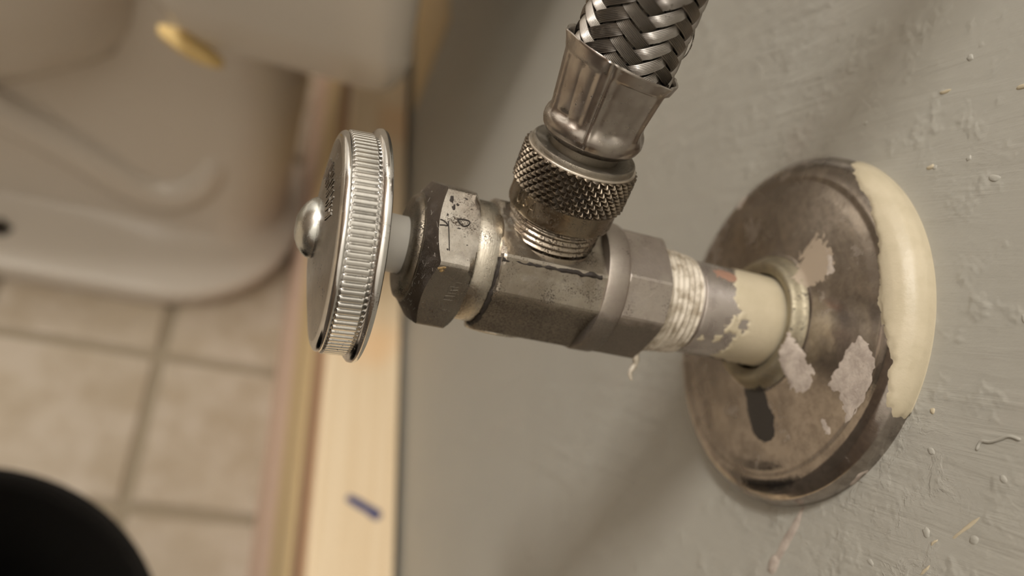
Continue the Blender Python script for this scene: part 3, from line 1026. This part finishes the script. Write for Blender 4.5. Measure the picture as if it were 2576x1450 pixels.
kp = [(0.55, 3.0), (0.5, 14.5), (0.1, 16.6), (-0.2, 18.0), (0.0, 18.45), (0.45, 18.6), (0.95, 18.5), (1.3, 18.1), (1.45, 17.5), (1.7, 17.25)]
kp += [(s, 17.25) for s in (1.76, 1.9, 2.4, 3.0, 3.6, 4.2, 4.8, 5.2, 5.34)]
kp += [(5.4, 17.2), (5.55, 17.35), (5.9, 17.4), (6.3, 17.2), (6.55, 16.8), (6.75, 16.3), (6.8, 15.8), (7.0, 15.0), (7.7, 11.0), (8.3, 7.0), (8.5, 5.0), (8.5, 3.0)]
ik = kp.index((6.8, 15.8))
kn = put('handle', *HF.lathe(kp[:ik + 1], 1200, knob_r, cap0=False, cap1=False), MAT['chrome'], valve, 40)
put('face_plate', *HF.lathe(kp[ik:], 120, cap0=False, cap1=False), MAT['face'], kn, 40)
kn['label'] = 'round chrome handle with a finely ribbed edge'
scr = [(7.5, 4.8), (8.6, 4.85), (9.1, 4.75), (9.8, 4.3), (10.5, 3.5), (11.1, 2.4), (11.4, 1.4), (11.45, 0.7)]
SF = Frame(A_ * 82.4 - W_ * 0.2, A_, E_, W_)
put('screw', *SF.lathe(scr, 64), MAT['screw'], kn, 40)
# embossed lettering strip on the handle's face, too oblique to read: short raised bars along an arc
bars = []
rb = random.Random(11)
for i, a0 in enumerate(np.linspace(18, 88, 15)):
    a_ = rad(a0)
    for kx in range(2 if i % 3 else 1):
        r0, r1 = 9.3 + rb.uniform(0, 0.5), 13.0 - rb.uniform(0, 0.8)
        aa = a_ + rb.uniform(-0.03, 0.03)
        bars.append(tube([HF.p(8.0 - (r0 - 9.3) * 0.17, aa, r0), HF.p(8.0 - (r1 - 9.3) * 0.17, aa + rb.uniform(-0.05, 0.05), r1)], 0.14, 5))
    if i % 2:
        bars.append(tube([HF.p(7.68, a_ - 0.04, 11.3), HF.p(7.68, a_ + 0.05, 11.3)], 0.14, 5))
put('embossed_mark', *joinm(bars), MAT['face'], kn, 60)

# ================================================================== BRAIDED SUPPLY HOSE
hose = root('supply_hose', 'braided steel supply hose rising from the valve, crimped steel ferrule at its foot', 'hose', tuple(PO + O_ * 12))


def shift(k):
    return np.interp(k, [10, 15, 25, 40, 60], [0.1, 0.3, 0.5, 0.8, 1.0])


def OC(k, phi, r):
    """point about the outlet axis, with the hose's slight lean towards the wall"""
    return OF.p(k, phi, r) + shift(np.asarray(k, float))[..., None] * F2


class OCF(Frame):
    def p(self, s, phi, r):
        s, phi, r = np.broadcast_arrays(np.asarray(s, float), phi, r)
        return OC(s, phi, r)


CF = OCF(PO, O_, F1, F2)
cpl = put('coupling_nut', *CF.lathe([(12.9, 6.8), (12.6, 7.6), (12.55, 8.3), (12.75, 8.6), (13.2, 8.7), (15.9, 8.7), (16.3, 8.85)], 128, cap0=False, cap1=False), MAT['coupling'], hose, 40)
cpl['label'] = 'oily bronze coupling nut with a diamond knurl'
KN, PITCH = 40, 1.45


def dia(S, P, Rr):
    p_ = KN * P / (2 * math.pi) + (S - 16) / PITCH * 1.0
    q_ = KN * P / (2 * math.pi) - (S - 16) / PITCH * 1.0
    p_, q_ = p_ * 0.5 * 2 / 1.0, q_ * 0.5 * 2 / 1.0
    fp, fq = np.abs((p_ / 1.0) % 1 - 0.5) * 2, np.abs((q_ / 1.0) % 1 - 0.5) * 2
    hgt = np.minimum(1, 1.35 * np.minimum(1 - fp, 1 - fq))
    env = np.clip((S - 16.2) / 0.4, 0, 1) * np.clip((22.75 - S) / 0.3, 0, 1)
    return Rr + env * (0.62 * hgt - 0.12)


put('knurl_band', *CF.lathe([(s, 8.85) for s in np.linspace(16.2, 22.75, 74)], 480, dia, cap0=False, cap1=False), MAT['knurl'], cpl, 20)
put('worn_edge', *CF.lathe([(22.6, 8.6), (22.75, 8.86), (22.92, 8.84), (23.05, 8.75), (23.05, 8.45)], 128, cap0=False, cap1=False), MAT['worn_rim'], cpl, 40)
put('top_ring', *CF.lathe([(22.95, 8.5), (23.3, 8.46), (23.7, 8.42), (23.9, 8.3), (23.95, 8.1), (23.8, 7.9), (23.75, 7.6), (23.7, 6.0), (23.4, 5.0)], 128, cap0=False, cap1=False), MAT['annulus'], cpl, 40)


def sk(k, a, r=8.72):
    return OC(np.array(k, float), rad(a), r)


LET = {'U': [[(16.0, -73.0), (14.4, -72.3), (13.95, -69.5), (14.35, -66.8), (15.9, -66.5)]],
       'S': [[(15.6, -57.0), (15.85, -60.0), (15.4, -61.8), (14.95, -59.8), (14.55, -57.0), (14.1, -58.6), (14.2, -61.6)]],
       'A': [[(13.75, -53.5), (15.75, -49.5)], [(15.75, -49.5), (13.75, -46.0)], [(14.4, -52.2), (14.4, -47.2)]]}
for ch in 'USA':
    put('stamped_letter', *strokes(LET[ch], 0.13, sk), MAT['coupling'], cpl, 60)

# neck and ferrule
put('neck', *CF.lathe([(22.5, 5.6), (27.0, 5.6)], 64), MAT['annulus'], hose, 40)
RID = [-30, 33, 92, 152, 212, 270]
rid = np.radians(np.array(RID))


def ferr(S, P, Rr):
    d = np.min(np.abs((P[..., None] - rid + math.pi) % (2 * math.pi) - math.pi), -1)     # angle to nearest ridge
    half = rad(30)
    flat = np.clip((d - 0.07) / 0.14, 0, 1)
    flat = flat * flat * (3 - 2 * flat)
    env = np.clip((S - 28.4) / 1.3, 0, 1) * np.clip((37.4 - S) / 0.35, 0, 1)
    env = env * env * (3 - 2 * env)
    dish = 0.45 + 0.45 * np.clip(d / half, 0, 1) ** 2
    out = Rr - env * flat * dish * 0.85
    # pressed dents where the crimp jaws met the lower bulge
    for a_, kk in ((0.05, 29.0), (1.05, 28.6), (-1.15, 29.2)):
        dd = (P - a_ + math.pi) % (2 * math.pi) - math.pi
        out = out - 0.35 * np.exp(-(dd / 0.18) ** 2 - ((S - kk) / 0.7) ** 2)
    # the folded seam: a narrow groove beside the front ridge
    ds = (P - rad(-27) + math.pi) % (2 * math.pi) - math.pi
    out = out - 0.20 * np.exp(-(ds / 0.022) ** 2) * np.clip((S - 26.5), 0, 1) + 0.12 * np.exp(-((ds - 0.07) / 0.03) ** 2)
    # rim is pulled out a little at each ridge
    rim = np.clip((S - 37.3) / 1.9, 0, 1)
    return out + rim * 0.55 * np.exp(-(d / 0.10) ** 2) + rim * 0.08 * np.sin(3 * P)


fp_ = [(25.0, 5.2), (24.95, 5.8), (25.1, 6.4), (25.6, 7.15), (26.3, 7.75), (27.1, 8.05), (28.0, 8.05), (29.0, 7.8), (30.5, 7.85), (32.5, 8.1), (34.5, 8.35), (36.3, 8.6), (37.6, 8.75), (38.6, 9.0), (39.2, 9.15), (39.35, 9.05), (39.3, 8.75), (38.6, 8.4), (37.0, 8.1), (34.0, 7.4)]
fv, ff = CF.lathe(fine(fp_, 0.25), 240, ferr, cap0=False, cap1=False)
kk = (fv - PO) @ O_
uu = (fv - PO) @ F2
fv = fv + O_ * (-0.15 * (uu - 0.6) * np.clip((kk - 31) / 8.0, 0, 1))[:, None]
put('ferrule', fv, ff, MAT['ferrule'], hose, 50)

# braid: twelve strands each way, two over and two under, eight wires to a strand
RB, NB = 7.55, 12
LEAD = 28.0
KV, KE = 49.0, 232.0
put('hose_core', *CF.lathe([(30, 6.9), (60, 6.9), (KE, 6.9)], 64), MAT['hose_core'], hose, 60)


def strand(i, sgn):
    halfw = 0.88
    k0 = 37.4
    # fine run with its wires, then a plain run for the rest of the hose
    parts = []
    for (ka, kb, dk, nw) in ((k0, 66.0, 0.24, 8), (66.0, KE, 0.8, 1)):
        ks = np.arange(ka, kb + dk * 0.5, dk)
        th_ = sgn * 2 * math.pi * (ks - 40) / LEAD + 2 * math.pi * i / NB
        if nw == 8:
            us = np.linspace(-1, 1, nw * 4 + 1)
            bump_ = 0.21 * np.abs(np.sin(us * math.pi * nw / 2)) ** 0.7
        else:
            us = np.array([-1, -0.4, 0.4, 1.0])
            bump_ = np.array([0, 0.1, 0.1, 0])
        # direction across the strand in (arc, axial)
        ta = math.atan2(LEAD, 2 * math.pi * RB)
        ca, sa = -math.sin(ta) * sgn, math.cos(ta)
        arc = us[None, :] * halfw * ca
        ax = us[None, :] * halfw * sa
        K = ks[:, None] + ax
        TH = th_[:, None] + arc / RB
        # crossing phase: counter number of this point in the other family
        other = NB * (TH / (2 * math.pi) + sgn * (K - 40) / LEAD)
        ph = (i + other) if sgn > 0 else (i + other)
        w_ = np.cos(math.pi / 2 * (ph - 0.5)) * (1 if sgn > 0 else -1)
        w_ = np.clip(w_ * 1.6, -1, 1)
        rr = RB + 0.30 * w_ + bump_[None, :] - 0.10 * us[None, :] ** 2
        P = OC(K, TH, rr).reshape(-1, 3)
        fc = grid_faces(len(ks), len(us), False)
        parts.append((P, fc))
    return joinm(parts)


for i in range(NB):
    for sgn in (1, -1):
        put('braid_strand', *strand(i, sgn), MAT['braid'], hose, 50, recalc=False)
# one wire has sprung loose at the side
lw = smooth_line([OC(np.array(k_, float), rad(a_), r_) for k_, a_, r_ in ((41.5, 60, 7.7), (42.5, 72, 8.4), (44.0, 80, 8.7), (46.0, 84, 8.3), (47.0, 88, 7.8))], 6)
put('loose_wire', *tube(lw, 0.10, 6), MAT['braid'], hose, 60)
up = Frame(CF.p(KE, 0, 0), O_, F1, F2)
put('ferrule', *up.lathe([(-12, 7.9), (-12, 8.6), (-2, 8.4), (2, 7.5), (3, 5.6)], 48), MAT['ferrule'], hose, 40)
put('coupling_nut', *up.lathe([(3, 6), (3.2, 9.4), (4, 10), (14, 10), (14.5, 9.6), (14.5, 7.5), (6, 7.5)], 6, cap1=True), MAT['coupling'], hose, 30)
